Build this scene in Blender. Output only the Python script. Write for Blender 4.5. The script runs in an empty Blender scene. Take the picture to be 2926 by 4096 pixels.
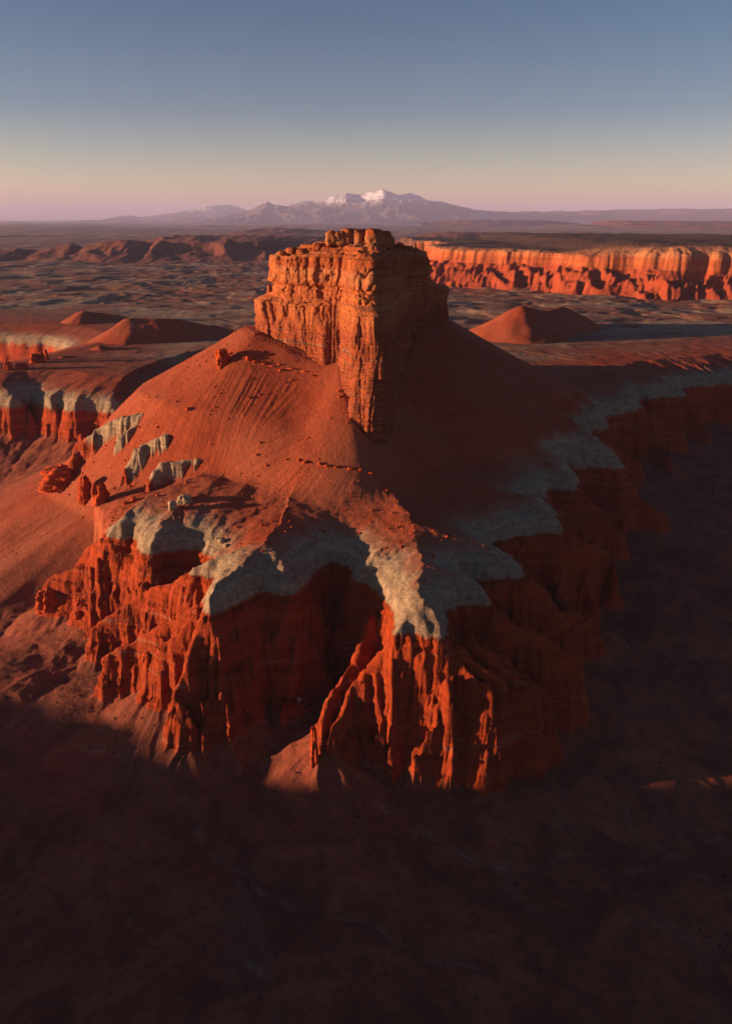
import bpy, math
import numpy as np
from mathutils import Vector

R = math.radians
SC = bpy.context.scene
COL = SC.collection
f4 = np.float32

# ---------------------------------------------------------------- camera
PW, PH = 2926.0, 4096.0          # photograph size, used to turn photo pixels into directions
FOC = 2867.0                     # focal length in photo pixels
PITCH = R(22.23)
CAM = (0.0, 0.0, 200.0)          # drone about 200 m above the desert floor
cam = bpy.data.cameras.new("camera")
camo = bpy.data.objects.new("camera", cam)
COL.objects.link(camo)
camo.location = CAM
camo.rotation_euler = (math.pi / 2 - PITCH, 0, 0)
cam.sensor_fit = 'VERTICAL'
cam.sensor_height = 24.0
cam.lens = 24.0 * FOC / PH
cam.clip_start = 1.0
cam.clip_end = 150000.0
SC.camera = camo

# ---------------------------------------------------------------- sky, sun, exposure
SUN_AZ, SUN_EL = R(186.0), R(4.6)      # azimuth of the sun counted from +X
world = bpy.data.worlds.new("World")
SC.world = world
world.use_nodes = True
wn, wl = world.node_tree.nodes, world.node_tree.links
sky = wn.new("ShaderNodeTexSky")
sky.sky_type = 'NISHITA'
sky.sun_disc = False
sky.sun_elevation = SUN_EL
sky.sun_rotation = math.atan2(math.cos(SUN_AZ), math.sin(SUN_AZ))
sky.altitude = 1500
sky.air_density = 1.0
sky.dust_density = 1.2
sky.ozone_density = 3.0
# even grade of the whole sky: bluer overhead, pinker towards the horizon all the way round
tc = wn.new("ShaderNodeTexCoord")
sx = wn.new("ShaderNodeSeparateXYZ")
wl.new(tc.outputs["Generated"], sx.inputs[0])
cr = wn.new("ShaderNodeValToRGB")
el = cr.color_ramp.elements
el[0].position = 0.0
el[0].color = (3.5, 2.05, 1.6, 1)
el[1].position = 0.30
el[1].color = (0.66, 0.94, 1.0, 1)
e = el.new(0.035); e.color = (3.8, 2.3, 1.6, 1)
e = el.new(0.12); e.color = (1.8, 1.38, 1.24, 1)
wl.new(sx.outputs[2], cr.inputs[0])
mx = wn.new("ShaderNodeMix")
mx.data_type = 'RGBA'
mx.blend_type = 'MULTIPLY'
mx.inputs[0].default_value = 1.0
wl.new(sky.outputs[0], mx.inputs[6])
wl.new(cr.outputs[0], mx.inputs[7])
wl.new(mx.outputs[2], wn["Background"].inputs[0])
wn["Background"].inputs[1].default_value = 0.037

sun = bpy.data.lights.new("sun", 'SUN')
sun.energy = 5.0
sun.angle = R(0.6)
sun.color = (1.0, 0.62, 0.36)
suno = bpy.data.objects.new("sun", sun)
COL.objects.link(suno)
sdir = Vector((math.cos(SUN_AZ) * math.cos(SUN_EL), math.sin(SUN_AZ) * math.cos(SUN_EL), math.sin(SUN_EL)))
suno.rotation_euler = sdir.to_track_quat('Z', 'Y').to_euler()

SC.view_settings.view_transform = 'Standard'
SC.view_settings.look = 'None'
SC.view_settings.exposure = 1.68
SC.view_settings.gamma = 1.0
SC.cycles.max_bounces = 5
SC.cycles.diffuse_bounces = 3
SC.cycles.volume_bounces = 0

# ---------------------------------------------------------------- maths helpers
rng = np.random.RandomState(7)
PERM = rng.permutation(512).astype(np.int32)
PERM = np.concatenate([PERM, PERM])
ANG = rng.rand(512) * 2 * np.pi
GX, GY = np.cos(ANG).astype(f4), np.sin(ANG).astype(f4)
G3 = rng.randn(512, 3)
G3 = (G3 / np.linalg.norm(G3, axis=1)[:, None]).astype(f4)


def n2(x, y, s=0):
    """gradient noise, about -1..1"""
    x = np.asarray(x, f4) + f4(s * 17.31); y = np.asarray(y, f4) + f4(s * 9.77)
    xf, yf = np.floor(x), np.floor(y)
    xi, yi = xf.astype(np.int32) & 511, yf.astype(np.int32) & 511
    fx, fy = x - xf, y - yf
    u = fx * fx * fx * (fx * (fx * 6 - 15) + 10); v = fy * fy * fy * (fy * (fy * 6 - 15) + 10)
    def g(ix, iy, dx, dy):
        h = PERM[(PERM[ix & 511] + iy) & 511]
        return GX[h] * dx + GY[h] * dy
    a = g(xi, yi, fx, fy); b = g(xi + 1, yi, fx - 1, fy)
    c = g(xi, yi + 1, fx, fy - 1); d = g(xi + 1, yi + 1, fx - 1, fy - 1)
    return ((a + u * (b - a)) * (1 - v) + (c + u * (d - c)) * v) * f4(1.5)


def n3(x, y, z, s=0):
    x = np.asarray(x, f4) + f4(s * 13.7); y = np.asarray(y, f4) + f4(s * 5.3); z = np.asarray(z, f4) + f4(s * 7.9)
    xf, yf, zf = np.floor(x), np.floor(y), np.floor(z)
    xi, yi, zi = xf.astype(np.int32), yf.astype(np.int32), zf.astype(np.int32)
    fx, fy, fz = x - xf, y - yf, z - zf
    u, v, w = [t * t * t * (t * (t * 6 - 15) + 10) for t in (fx, fy, fz)]
    def g(i, j, k):
        h = PERM[(PERM[(PERM[(xi + i) & 511] + yi + j) & 511] + zi + k) & 511]
        G = G3[h]
        return G[..., 0] * (fx - i) + G[..., 1] * (fy - j) + G[..., 2] * (fz - k)
    a = [[(lambda p, q: p + u * (q - p))(g(0, j, k), g(1, j, k)) for j in (0, 1)] for k in (0, 1)]
    b = [a[k][0] + v * (a[k][1] - a[k][0]) for k in (0, 1)]
    return (b[0] + w * (b[1] - b[0])) * f4(1.5)


def fbm(x, y, o=4, s=0, gain=0.5):
    r, a, t = 0, 1.0, 0
    for i in range(o):
        r = r + a * n2(x * 2 ** i, y * 2 ** i, s + i * 3); t += a; a *= gain
    return r / t


def fbm3(x, y, z, o=3, s=0):
    r, a, t = 0, 1.0, 0
    for i in range(o):
        r = r + a * n3(x * 2 ** i, y * 2 ** i, z * 2 ** i, s + i * 3); t += a; a *= .5
    return r / t


def ridged(x, y, o=4, s=0):
    r, a, t = 0, 1.0, 0
    for i in range(o):
        r = r + a * (1 - np.abs(n2(x * 2 ** i, y * 2 ** i, s + i * 5))) ** 2; t += a; a *= .5
    return r / t


def sst(a, b, x):
    t = np.clip((x - a) / (b - a), 0, 1)
    return t * t * (3 - 2 * t)


def smax(a, b, k):
    h = np.clip(.5 + .5 * (a - b) / k, 0, 1)
    return b + (a - b) * h + k * h * (1 - h)


def smin(a, b, k):
    return -smax(-a, -b, k)


CP, SP = math.cos(PITCH), math.sin(PITCH)


def ray(px, py):
    a, b = px - PW / 2, PH / 2 - py
    return np.array([a, FOC * CP + b * SP, -FOC * SP + b * CP])


def at_z(px, py, z):
    """photo pixel -> point on the level plane at height z"""
    d = ray(px, py); t = (z - CAM[2]) / d[2]
    return (d[0] * t, d[1] * t)


def at_y(px, py, y):
    d = ray(px, py); t = y / d[1]
    return (d[0] * t, y, CAM[2] + d[2] * t)


def poly_dist(x, y, pts, vals=None, closed=False):
    """distance to a polyline, nearest point and the values carried along it"""
    P = np.asarray(pts, np.float64)
    n = len(P)
    best = np.full(x.shape, 1e18, f4); qx = np.zeros(x.shape, f4); qy = np.zeros(x.shape, f4)
    V = None if vals is None else np.asarray(vals, np.float64)
    out = None if V is None else np.zeros(x.shape + (V.shape[1],), f4)
    for i in range(n if closed else n - 1):
        a, b = P[i], P[(i + 1) % n]
        dx, dy = b - a
        L = dx * dx + dy * dy + 1e-9
        t = np.clip(((x - f4(a[0])) * f4(dx / L) + (y - f4(a[1])) * f4(dy / L)), 0, 1)
        cx, cy = f4(a[0]) + t * f4(dx), f4(a[1]) + t * f4(dy)
        d = (x - cx) ** 2 + (y - cy) ** 2
        m = d < best
        best[m] = d[m]; qx[m] = cx[m]; qy[m] = cy[m]
        if V is not None:
            tm = t[m][:, None]
            out[m] = V[i] * (1 - tm) + V[(i + 1) % n] * tm
    return np.sqrt(best), qx, qy, out


def inside(x, y, pts):
    P = np.asarray(pts, np.float64); n = len(P)
    r = np.zeros(x.shape, bool)
    for i in range(n):
        (x1, y1), (x2, y2) = P[i], P[(i + 1) % n]
        if y1 == y2:
            continue
        c = ((y1 > y) != (y2 > y)) & (x < (x2 - x1) * (y - y1) / (y2 - y1) + x1)
        r ^= c
    return r


# ---------------------------------------------------------------- the land: measured outlines
ZW = 68.0       # foot of the pale layer, level all round the hill
# foot of the butte's cliff (plan), with the height of the talus against it
FOOT = [(2, 297, 108), (9, 299, 108), (12, 312, 112), (14.5, 341, 121), (22, 377, 134), (27, 401, 143), (48, 425, 144),
        (51, 452, 143), (20, 470, 143), (-30, 450, 143), (-58, 405, 147), (-61, 368, 150), (-54, 352, 149), (-38, 344.5, 145),
        (-26, 338.5, 141), (-20, 333, 138), (-12, 331.5, 139), (-10.5, 319, 132), (-6, 303, 119)]
BS = 1.12      # the butte is measured at a trial distance and moved back by this factor
FOOT = [(a * BS, b * BS, 200 - BS * (200 - z)) for a, b, z in FOOT]
# the level contour at ZW read off the photograph: (px, py, cliffness)
CONT_PX = [(0, 1371, 1), (110, 1378, 1), (180, 1380, 1), (245, 1392, 1), (262, 1412, .7), (205, 1438, 1), (120, 1458, 1), (0, 1492, 1)]
CONT_PX2 = [(0, 1628, 1), (40, 1632, 1), (95, 1625, 1), (118, 1600, 1), (150, 1618, 1), (215, 1640, 1), (240, 1625, 1), (285, 1652, 1),
            (350, 1640, 1), (440, 1652, .9), (520, 1640, .3), (-168, 475), (-172, 430), (-162, 385), (-142, 350), (-128, 322), (-122, 306), (412, 2151, 1), (484, 2159, 1),
            (540, 2150, 1), (562, 2200, 1), (602, 2222, 1), (662, 2207, 1), (765, 2200, 1), (845, 2215, .6), (880, 2250, .4), (800, 2280, .8),
            (743, 2296, 1), (824, 2312, 1), (880, 2320, 1), (800, 2405, 1), (817, 2465, 1), (942, 2421, 1), (1046, 2362, 1),
            (1134, 2384, 1), (1208, 2355, 1), (1265, 2275, .9), (1340, 2244, .8), (1395, 2262, .9), (1420, 2324, 1), (1484, 2332, 1),
            (1516, 2375, 1), (1572, 2465, 1), (1564, 2524, 1), (1668, 2548, 1), (1788, 2560, 1), (1795, 2500, 1), (1780, 2448, 1),
            (1840, 2425, 1), (1972, 2432, 1), (1960, 2385, 1), (1850, 2320, 1), (1960, 2318, 1), (2100, 2312, 1), (2085, 2265, 1),
            (1930, 2188, .7), (2076, 2150, .6), (2273, 2122, .9), (2200, 2070, .7), (2231, 2068, 1), (2120, 2000, .7), (2181, 1990, 1),
            (2160, 1950, .6), (2312, 1964, 1), (2290, 1915, .9), (2240, 1870, .6), (2330, 1868, .9), (2484, 1872, 1), (2440, 1835, 1),
            (2273, 1791, .7), (2389, 1767, 1), (2330, 1735, .8), (2431, 1721, 1), (2400, 1680, .8), (2448, 1662, 1), (2580, 1640, 1),
            (2520, 1600, .9), (2734, 1589, 1), (2700, 1555, 1), (2852, 1541, 1), (2926, 1535, 1)]
CONT = [(-30000, 900, 1), (-2500, 980, 1), (-1100, 900, 1), (-640, 850, 1)]
CONT += [at_z(a, b, ZW) + (c,) for a, b, c in CONT_PX]
CONT += [(-420, 640, 1), (-480, 600, 1), (-430, 560, 1), (-340, 555, 1)]
CONT += [(p + (0,)) if p[0] < 0 else at_z(p[0], p[1], ZW) + (p[2],) for p in CONT_PX2]     # negative x: plan points on the open left slope
CONT += [(360, 640, 1), (430, 590, 1), (520, 640, 1), (640, 560, 1), (1100, 640, 1), (2600, 520, 1), (30000, 300, 1), (40000, 90000, 1), (-40000, 90000, 1)]
_c = []
for i in range(len(CONT)):                       # round the corners once
    p, q = np.array(CONT[i], float), np.array(CONT[(i + 1) % len(CONT)], float)
    _c += [tuple(p * .8 + q * .2), tuple(p * .2 + q * .8)]
CONT = _c
CXY = [(a, b) for a, b, _ in CONT]
CC = [(c,) for _, _, c in CONT]

# red fins and spurs running out below the pale noses: crest points (px, py, z), foot height of the wall, wall slope
FINS = [
    # front right promontory, several crests
    # middle buttress
    ([(1625, 2545, 67), (1640, 2640, 58)], 16, 4.4, .7),
    # front left spur, two crests
    ([(1564, 2524, 68), (1530, 2600, 60), (1452, 2692, 52), (1400, 2770, 45), (1364, 2845, 40), (1330, 2900, 36)], 16, 3.4, .9),
    ([(1516, 2378, 68), (1476, 2500, 60), (1420, 2620, 52), (1340, 2748, 44), (1290, 2860, 37.5), (1286, 2900, 35)], 27, 3.0, .9),
    # big left spur
    ([(808, 2462, 67), (770, 2580, 57), (742, 2680, 50), (700, 2745, 45), (712, 2800, 40), (752, 2840, 37)], 21, 3.8, .7),
    ([(795, 2425, 67), (713, 2530, 57), (650, 2580, 51), (590, 2628, 44)], 27, 3.6, .6),
    ([(790, 2410, 66), (713, 2473, 58), (620, 2512, 52), (545, 2553, 46), (460, 2607, 40), (418, 2628, 38)], 21, 4.2),
    ([(743, 2296, 67.5), (676, 2335, 60), (575, 2362, 54), (485, 2428, 46), (400, 2492, 39), (368, 2512, 36.5)], 23, 4.0),
    # left cluster under the two left noses
    ([(412, 2153, 67), (352, 2185, 60), (322, 2244, 52), (250, 2290, 45), (204, 2305, 42), (168, 2345, 37)], 25, 3.8),
    ([(470, 2160, 67), (440, 2220, 58), (400, 2260, 50), (372, 2320, 44)], 27, 3.8),
    ([(575, 2212, 67), (500, 2275, 56), (455, 2325, 48), (310, 2362, 42), (292, 2400, 37)], 26, 3.8),
    ([(602, 2224, 67), (560, 2290, 56), (536, 2326, 50), (462, 2360, 42)], 27, 3.8),
    ([(230, 2310, 42), (255, 2370, 36), (190, 2385, 33)], 25, 3.2),
    # buttress in the dark hollow
    ([(1170, 2395, 64), (1160, 2500, 53), (1135, 2620, 44), (1118, 2660, 41)], 19, 4.2, .7),
    # far left chains
    ([(118, 1640, 66), (100, 1680, 58), (75, 1720, 50)], 36, 3.5), ([(40, 1632, 66), (30, 1690, 57)], 36, 3.5),
    ([(225, 1640, 66), (190, 1680, 57), (165, 1710, 50)], 38, 3.5),
    # right side, in shade
    ([(1788, 2560, 67), (1850, 2600, 58), (1960, 2640, 53), (2050, 2690, 47)], 16, 3.4),
    ([(1972, 2434, 67.5), (2045, 2492, 61), (2157, 2540, 56), (2237, 2596, 50), (2318, 2626, 46)], 14, 4.0),
    ([(2100, 2314, 67.5), (2196, 2362, 61), (2240, 2445, 51), (2294, 2450, 46), (2386, 2474, 39)], 19, 3.8),
    ([(2273, 2124, 67.5), (2322, 2165, 61), (2393, 2186, 54), (2445, 2228, 48), (2456, 2277, 44)], 27, 3.6),
    ([(2181, 1992, 67), (2270, 2060, 58), (2330, 2110, 52)], 36, 3),
    ([(2312, 1966, 67.5), (2407, 2038, 57), (2456, 2108, 48), (2498, 2136, 44)], 32, 3.2),
    ([(2484, 1874, 67.5), (2500, 1932, 59), (2575, 2003, 50), (2660, 2060, 43)], 30, 3.2),
    ([(2389, 1769, 67), (2470, 1800, 58), (2560, 1850, 50)], 34, 3),
    ([(2448, 1664, 67), (2600, 1740, 54), (2680, 1830, 44)], 32, 3),
    ([(2590, 1642, 67), (2690, 1700, 56), (2740, 1740, 48)], 30, 3.2),
    ([(2734, 1591, 67), (2800, 1680, 52), (2830, 1730, 44)], 28, 3.4),
]
FINS = [([at_z(a, b, z) + (z,) for a, b, z in q[0]], q[1], q[2], q[3] if len(q) > 3 else .42) for q in FINS]
FINS += [([(22, 215, 67), (29, 209, 61), (36, 204.5, 56.5), (42, 201.5, 53)], 12, 5.5, .5), ([(30, 214, 66), (38, 208, 59), (47, 205, 53)], 12, 5.2, .5),
         ([(36, 216, 66), (46, 210, 58), (54, 208.5, 51), (60, 210, 47)], 12, 5, .6), ([(42, 218, 62), (54, 214, 52), (64, 215, 44)], 14, 4, .7)]
# the near arroyo and its branches on the foreground floor
WASH = [[(300, 3000), (640, 3140), (760, 3260), (960, 3480), (1150, 3640), (1500, 3760), (1850, 3850), (2100, 3990)],
        [(1350, 3090), (1600, 3280), (1800, 3430), (1950, 3490), (2250, 3450), (2600, 3480), (2926, 3560)],
        [(2926, 3330), (2700, 3410), (2540, 3330), (2480, 3180), (2300, 3080)],
        [(0, 3560), (300, 3330), (520, 3200), (720, 3210)], [(0, 2570), (330, 2400), (620, 2300)], [(0, 2950), (260, 2760), (420, 2650)],
        [(2926, 2700), (2500, 2660), (2420, 2560), (2300, 2380)], [(960, 3480), (980, 3750), (1100, 4096)]]
WASH = [[at_z(a, b, 12) for a, b in w] for w in WASH]


OUTCROPS = []     # small pale and red outcrops on the left apron, filled in below


def land(x, y):
    """height of the land and three masks: pale layer, bare rock, desert floor"""
    x = np.asarray(x, f4).ravel(); y = np.asarray(y, f4).ravel()
    near = np.hypot(x, y - 300) < 900
    # ragged outlines
    wx = x + 3.2 * fbm(x / 16, y / 16, 3, 1) + .8 * n2(x / 3.5, y / 3.5, 4)
    wy = y + 3.2 * fbm(x / 16, y / 16, 3, 21) + .8 * n2(x / 3.5, y / 3.5, 24)
    rt = 5 * sst(40, 80, x) * (np.abs(x) < 500)
    wx = wx + rt * fbm(x / 26, y / 26, 2, 3); wy = wy + rt * fbm(x / 26, y / 26, 2, 23)
    d, qx, qy, cv = poly_dist(wx, wy, CXY, CC, True)
    c = cv[:, 0]
    ins = inside(wx, wy, CXY)
    sd = np.where(ins, d, -d)
    # point on an offset curve: constant down the fall line, so noise sampled there makes flutes
    nx, ny = (wx - qx) / (d + 1e-3), (wy - qy) / (d + 1e-3)
    o = np.minimum(d, 7)
    fx, fy = qx + nx * o, qy + ny * o
    fl = ridged(fx / 7, fy / 7, 3, 2) - .55
    fl2 = 1 - np.abs(n2(fx / 2.6, fy / 2.6, 9)) * 2
    # ---- the hill above the pale layer
    fd, gx, gy, fz = poly_dist(x, y, [(a, b) for a, b, _ in FOOT], [(z,) for _, _, z in FOOT], True)
    fin = inside(x, y, [(a, b) for a, b, _ in FOOT])
    zf = fz[:, 0]
    ex, ey = (x - gx) / (fd + 1e-3), (y - gy) / (fd + 1e-3)
    oo = 45
    rx, ry = gx + ex * oo, gy + ey * oo
    rill = .7 * (ridged(rx / 6, ry / 6, 2, 31) - .6) + .6 * (ridged(rx / 2.3 + fd * .004, ry / 2.3, 2, 33) - .6)
    K = np.full(x.shape, -40, f4)
    nk = fd < 400
    xk, yk = x[nk], y[nk]
    Kk = K[nk]
    s2k = (.52 + .40 * sst(-30, -85, xk)).astype(f4)
    gk = 1 + .48 * sst(.0, .75, -(yk - 400) / (np.hypot(xk + 10, yk - 400) + .1))     # steeper towards the front
    for i in range(len(FOOT)):
        (x1, y1, z1), (x2, y2, z2) = FOOT[i], FOOT[(i + 1) % len(FOOT)]
        k = max(1, int(math.hypot(x2 - x1, y2 - y1) / 3))
        for j in range(k):
            t = j / k
            dk = np.sqrt((xk - f4(x1 + (x2 - x1) * t)) ** 2 + (yk - f4(y1 + (y2 - y1) * t)) ** 2 + f4(6)) * gk - f4(1.6)
            Kk = smax(Kk, f4(z1 + (z2 - z1) * t) - np.where(dk < 60, dk * (f4(.62) - f4(.0012) * dk), np.where(dk < 120, f4(32.9) + s2k * (dk - 60), f4(32.9) + 60 * s2k + f4(.42) * (dk - 120))), f4(1.2))
    K[nk] = Kk
    sinv = -(y - 400) / (np.hypot(x + 10, y - 400) + .1)
    K = K - (x < 0) * 90 * sst(.38, .72, sinv) * sst(75, 135, fd) + (2.4 + 2.2 * sst(110, 150, fd)) * (ridged(rx / 13 + .002 * fd, ry / 13, 3, 36) - .62) * sst(70, 150, fd)
    K = K + rill * sst(2, 30, fd) * (.55 + .5 * n2(x / 40, y / 40, 38)) + .5 * fbm(x / 25, y / 25, 3, 40)
    K = np.where(fin, zf, K)
    dd = np.maximum(sd, 0)
    cw = sst(.25, .75, c)
    lobes = ridged(fx / 11, fy / 11, 2, 5) - .5
    B = ZW + c * 8.5 * (1 - np.exp(-dd / 5)) + .16 * np.minimum(dd, 45) + .35 * (1 - c) * dd * np.exp(-dd / 30)
    far = sst(60, 400, dd)
    bn = fbm(x / 150 + .3 * n2(x / 40, y / 40, 52), y / 110, 5, 50)
    badl = 1.0 * fbm(x / 60, y / 60, 4, 55) + 1.6 * sst(.02, .07, bn) + 2 * sst(.22, .27, bn) - 2 * sst(-.16, -.2, bn)
    big = fbm(x / 600, y / 600, 4, 60) * 10 - 4
    B = B + far * (badl + big * sst(200, 1500, dd)) + .5 * fbm(x / 12, y / 12, 3, 45)
    U = smax(K, B, 5) - c * (1.3 + 2.2 * sst(40, 80, x)) * (ridged(fx / 5.5, fy / 5.5, 2, 8) - .5) * sst(2, 10, dd) * np.exp(-dd / 22)
    rib = ridged(fx / 4.2, fy / 4.2, 2, 7) - .55
    steep = ZW + 1.9 * dd + (fl2 * .35 + rib * 2.2 + lobes * (2.0 + 2.5 * sst(40, 80, x))) * np.minimum(dd / 3, 1) * np.exp(-dd / 14) + (1 - cw) * 70
    hin = np.where(ins, smin(U, steep, 2.5 + 2 * (1 - c)), 0)
    # ---- below: floor, aprons, red cliffs
    floor = 15.5 + 2.8 * fbm(x / 120, y / 120, 4, 70) + 1.5 * sst(-60, -150, x) * (ridged(x / 60, y / 45, 3, 72) - .5) * 2.2 + (1.7 + 2.0 * sst(195, 165, y)) * (ridged(x / 38 + .5 * n2(x / 25, y / 25, 73), y / 30, 3, 75) - .6) + .22 * fbm(x / 4, y / 4, 3, 78)
    floor = floor + 9 * np.exp(-np.maximum(-sd - 12, 0) / 45) * sst(205, 230, y) - 9 * sst(-140, -600, x) + 14 * sst(60, 200, x) * sst(220, 380, y)
    sand = np.zeros(x.shape, f4)
    for i, w in enumerate(WASH):
        m = near
        if m.any():
            wd, _, _, _ = poly_dist(x[m] + 5 * n2(x[m] / 17, y[m] / 17, 90 + i), y[m] + 5 * n2(x[m] / 17, y[m] / 17, 95 + i), w)
            floor[m] -= .6 * np.exp(-(wd / (1.6 + n2(x[m] / 9, y[m] / 9, 99))) ** 2) + 2.2 * np.exp(-(wd / 15) ** 2)
            sand[m] = np.maximum(sand[m], (.2 + .3 * n2(x[m] / 9, y[m] / 9, 97)) * np.exp(-(wd / (1.5 + .7 * n2(x[m] / 11, y[m] / 11, 98))) ** 2))
    do = np.maximum(-sd, 0)
    apr = 12 + 56 * np.exp(-do / 90) + rill * .8 * sst(0, 10, do) - (fl * 2.0) * sst(4, 22, do) * np.exp(-do / 60)
    # wall under the contour
    amp = np.minimum(do * .35, 2.4)
    o2 = np.minimum(d, 15)
    but = ridged((qx + nx * o2) / 15, (qy + ny * o2) / 15, 3, 87) - .58
    de = np.maximum(do - np.minimum(do * .45, 4.5) * but * 2.2 - amp * fl * (1.0 + .9 * n2(x / 25, y / 25, 86)) - .5 * fl2 * np.minimum(do / 2, 1), 0)
    zb = 18 + 14 * sst(250, 400, y) + 4 * fbm(x / 30, y / 30, 2, 85)
    hc = ZW - zb
    sl = 3.2 - .9 * sst(35, 90, x) * sst(225, 260, y) + 1.6 * np.exp(-(((x - 15) / 32) ** 2 + ((y - 214) / 25) ** 2))
    wall = ZW - np.where(de < hc / sl, de * sl, hc + (de - hc / sl) * .6)
    apc = zb + 3 - .55 * do
    kpart = smax(K, apr - 16 - 60 * sst(.3, .6, sinv), 6) - np.where(x < 0, 0, cw * (90 - 48 * sst(50, 100, x)))
    hout = np.where(do > 300, smax(wall, apc, 2), smax(smax(wall, apc, 2) - (1 - cw) * 25 * np.minimum(do / 12, 1), kpart, 3))
    rock = cw * sst(zb + 1, zb + 5, hout) * (do > 0) * sst(-1, 2, wall - kpart)
    h = smax(hout, floor, 3.0)
    rock = rock * sst(-.5, 1.5, hout - floor)
    opale = np.zeros(x.shape, f4)
    # ---- fins
    for i, (p, zb_, s_, fa_) in enumerate(FINS):
        P = np.array(p)
        m = (x > P[:, 0].min() - 60) & (x < P[:, 0].max() + 60) & (y > P[:, 1].min() - 60) & (y < P[:, 1].max() + 60)
        if not m.any():
            continue
        xm, ym = x[m] + .8 * n2(x[m] / 5, y[m] / 5, 100 + i) + 1.4 * n2(x[m] / 13, y[m] / 13, 140 + i), y[m] + .8 * n2(x[m] / 5, y[m] / 5, 120 + i) + 1.4 * n2(x[m] / 13, y[m] / 13, 160 + i)
        e, ax, ay, vv = poly_dist(xm, ym, P[:, :2], P[:, 2:])
        crest = vv[:, 0] + (1.9 * n2(ax / 5.5, ay / 5.5, 11) + .6 * n2(ax / 2.2, ay / 2.2, 12)) * min(1, fa_ * 1.4)
        crest = np.minimum(crest, ZW - .5)
        k = np.minimum(e, 4)
        ux, uy = ax + (xm - ax) / (e + 1e-3) * k, ay + (ym - ay) / (e + 1e-3) * k
        f1 = ridged(ux / 5.2, uy / 5.2, 2, 13) - .55
        f2 = n2(ux / 1.7, uy / 1.7, 14)
        am = np.minimum(e * .4, 2.2) * fa_
        e2 = np.maximum(np.sqrt(e * e + .5) - .7 - am * f1 * 2.2 - .35 * am * f2, 0)
        hc = np.maximum(crest - zb_ - 2 * n2(ux / 9, uy / 9, 15), 3)
        drop = np.where(e2 < hc / s_, e2 * s_, hc + (e2 - hc / s_) * .58)
        cand = crest - drop
        hm = h[m]
        on = sst(-1.0, 1.0, cand - hm) * (e2 < hc / s_ + .8)
        rk = rock[m]
        rock[m] = np.where(cand > hm, np.maximum(on, 0), rk)
        h[m] = smax(cand, hm, .8)
    for (p, sl_, pl) in OUTCROPS:
        P = np.array(p)
        m = (x > P[:, 0].min() - 30) & (x < P[:, 0].max() + 30) & (y > P[:, 1].min() - 30) & (y < P[:, 1].max() + 30)
        if not m.any():
            continue
        xm, ym = wx[m], wy[m]
        e, ax, ay, vv = poly_dist(xm, ym, P[:, :2], P[:, 2:])
        k = np.minimum(e, 3)
        ux, uy = ax + (xm - ax) / (e + 1e-3) * k, ay + (ym - ay) / (e + 1e-3) * k
        e2 = np.maximum(e - 1.6 - np.minimum(e * .4, 1.6) * 2 * (ridged(ux / 4, uy / 4, 2, 61) - .55), 0)
        cand = vv[:, 0] + .8 * n2(ax / 3, ay / 3, 62) - e2 * sl_
        hm = np.where(ins[m], hin[m], h[m])
        on = sst(-.3, .8, cand - hm)
        hm = smax(cand, hm, .8)
        h[m] = hm; hin[m] = hm
        rock[m] = np.maximum(rock[m] * (1 - on), on * (1 - pl)); opale[m] = np.maximum(opale[m], on * pl)
    # ledges in the red rock
    lay = h / 2.6 + .5 * n2(x / 30, y / 30, 88)
    tri = lay - np.floor(lay)
    h = h + rock * .8 * (sst(.3, .7, tri) - tri)
    h = np.where(ins, hin, h)
    # masks
    far2 = sst(25, 170, dd) * sst(4, -6, K - B)
    top = ZW + 9 + 5 * fbm(x / 14, y / 14, 3, 92)
    white = sst(ZW - .4, ZW + .5, h + .5 * n2(x / 3, y / 3, 93)) * cw * np.exp(-np.maximum(dd - 6 + 7 * fbm(fx / 7, fy / 7, 3, 97), 0) / 8) * ins
    white = white * (1 - .8 * sst(ZW + 13, ZW + 22, h))
    pale = np.maximum(sst(.0, .30, fbm(x / 170, y / 90, 5, 94) + .08), .9 * sst(.05, .02, np.abs(bn - .04)))
    white = np.maximum(np.maximum(white, far2 * (.24 + .42 * pale)), np.maximum(opale, sand * ~ins * sst(6, 0, h - floor)))
    white = np.maximum(white, .24 * np.exp(-dd / 32) * cw * ins * (.7 + .6 * n2(fx / 9, fy / 9, 96)))
    rk_in = np.maximum(cw * (dd < 30) * sst(20, 4, dd) * ins, rock * (1 - cw))
    return h, white.astype(f4), np.where(ins, rk_in * .6, rock).astype(f4), np.where(ins, np.maximum(far * .9, far2 * .9), np.maximum(sst(6, -2, h - floor), .85 * sst(42, 8, h - floor) * (1 - rock))).astype(f4)


def hit(px, py):
    """where the ray through a photo pixel meets the land"""
    d = ray(px, py); d = d / np.linalg.norm(d)
    t = np.arange(120, 1300, .8)
    x, y, z = d[0] * t, d[1] * t, CAM[2] + d[2] * t
    hh = land(x, y)[0]
    k = int(np.argmax(z < hh))
    return np.array([x[k], y[k], hh[k]])



oc = []
for pts, dh, sl_, pl in [
        ([(406, 1757), (487, 1697), (577, 1662)], (5.5, 3.5, .5), 2.6, .8), ([(388, 1785), (322, 1830), (300, 1885)], (7, 8, 6), 4, 0),
        ([(491, 1765), (540, 1712)], (3.5, 1), 2.6, .8), ([(554, 1838), (622, 1780), (667, 1744)], (5.5, 3.5, .5), 2.6, .8),
        ([(541, 1857), (514, 1900)], (6, 4), 4, 0), ([(631, 1927), (652, 1890), (712, 1876), (793, 1840)], (5.5, 4.5, 3, .5), 2.6, .8), ([(615, 1940), (590, 1960)], (4, 3), 4, 0)]:
    q = []
    for (a, b), d_ in zip(pts, dh):
        g = hit(a, b); q.append((g[0], g[1], g[2] + d_))
    oc.append((q, sl_, pl))
OUTCROPS += oc

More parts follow.
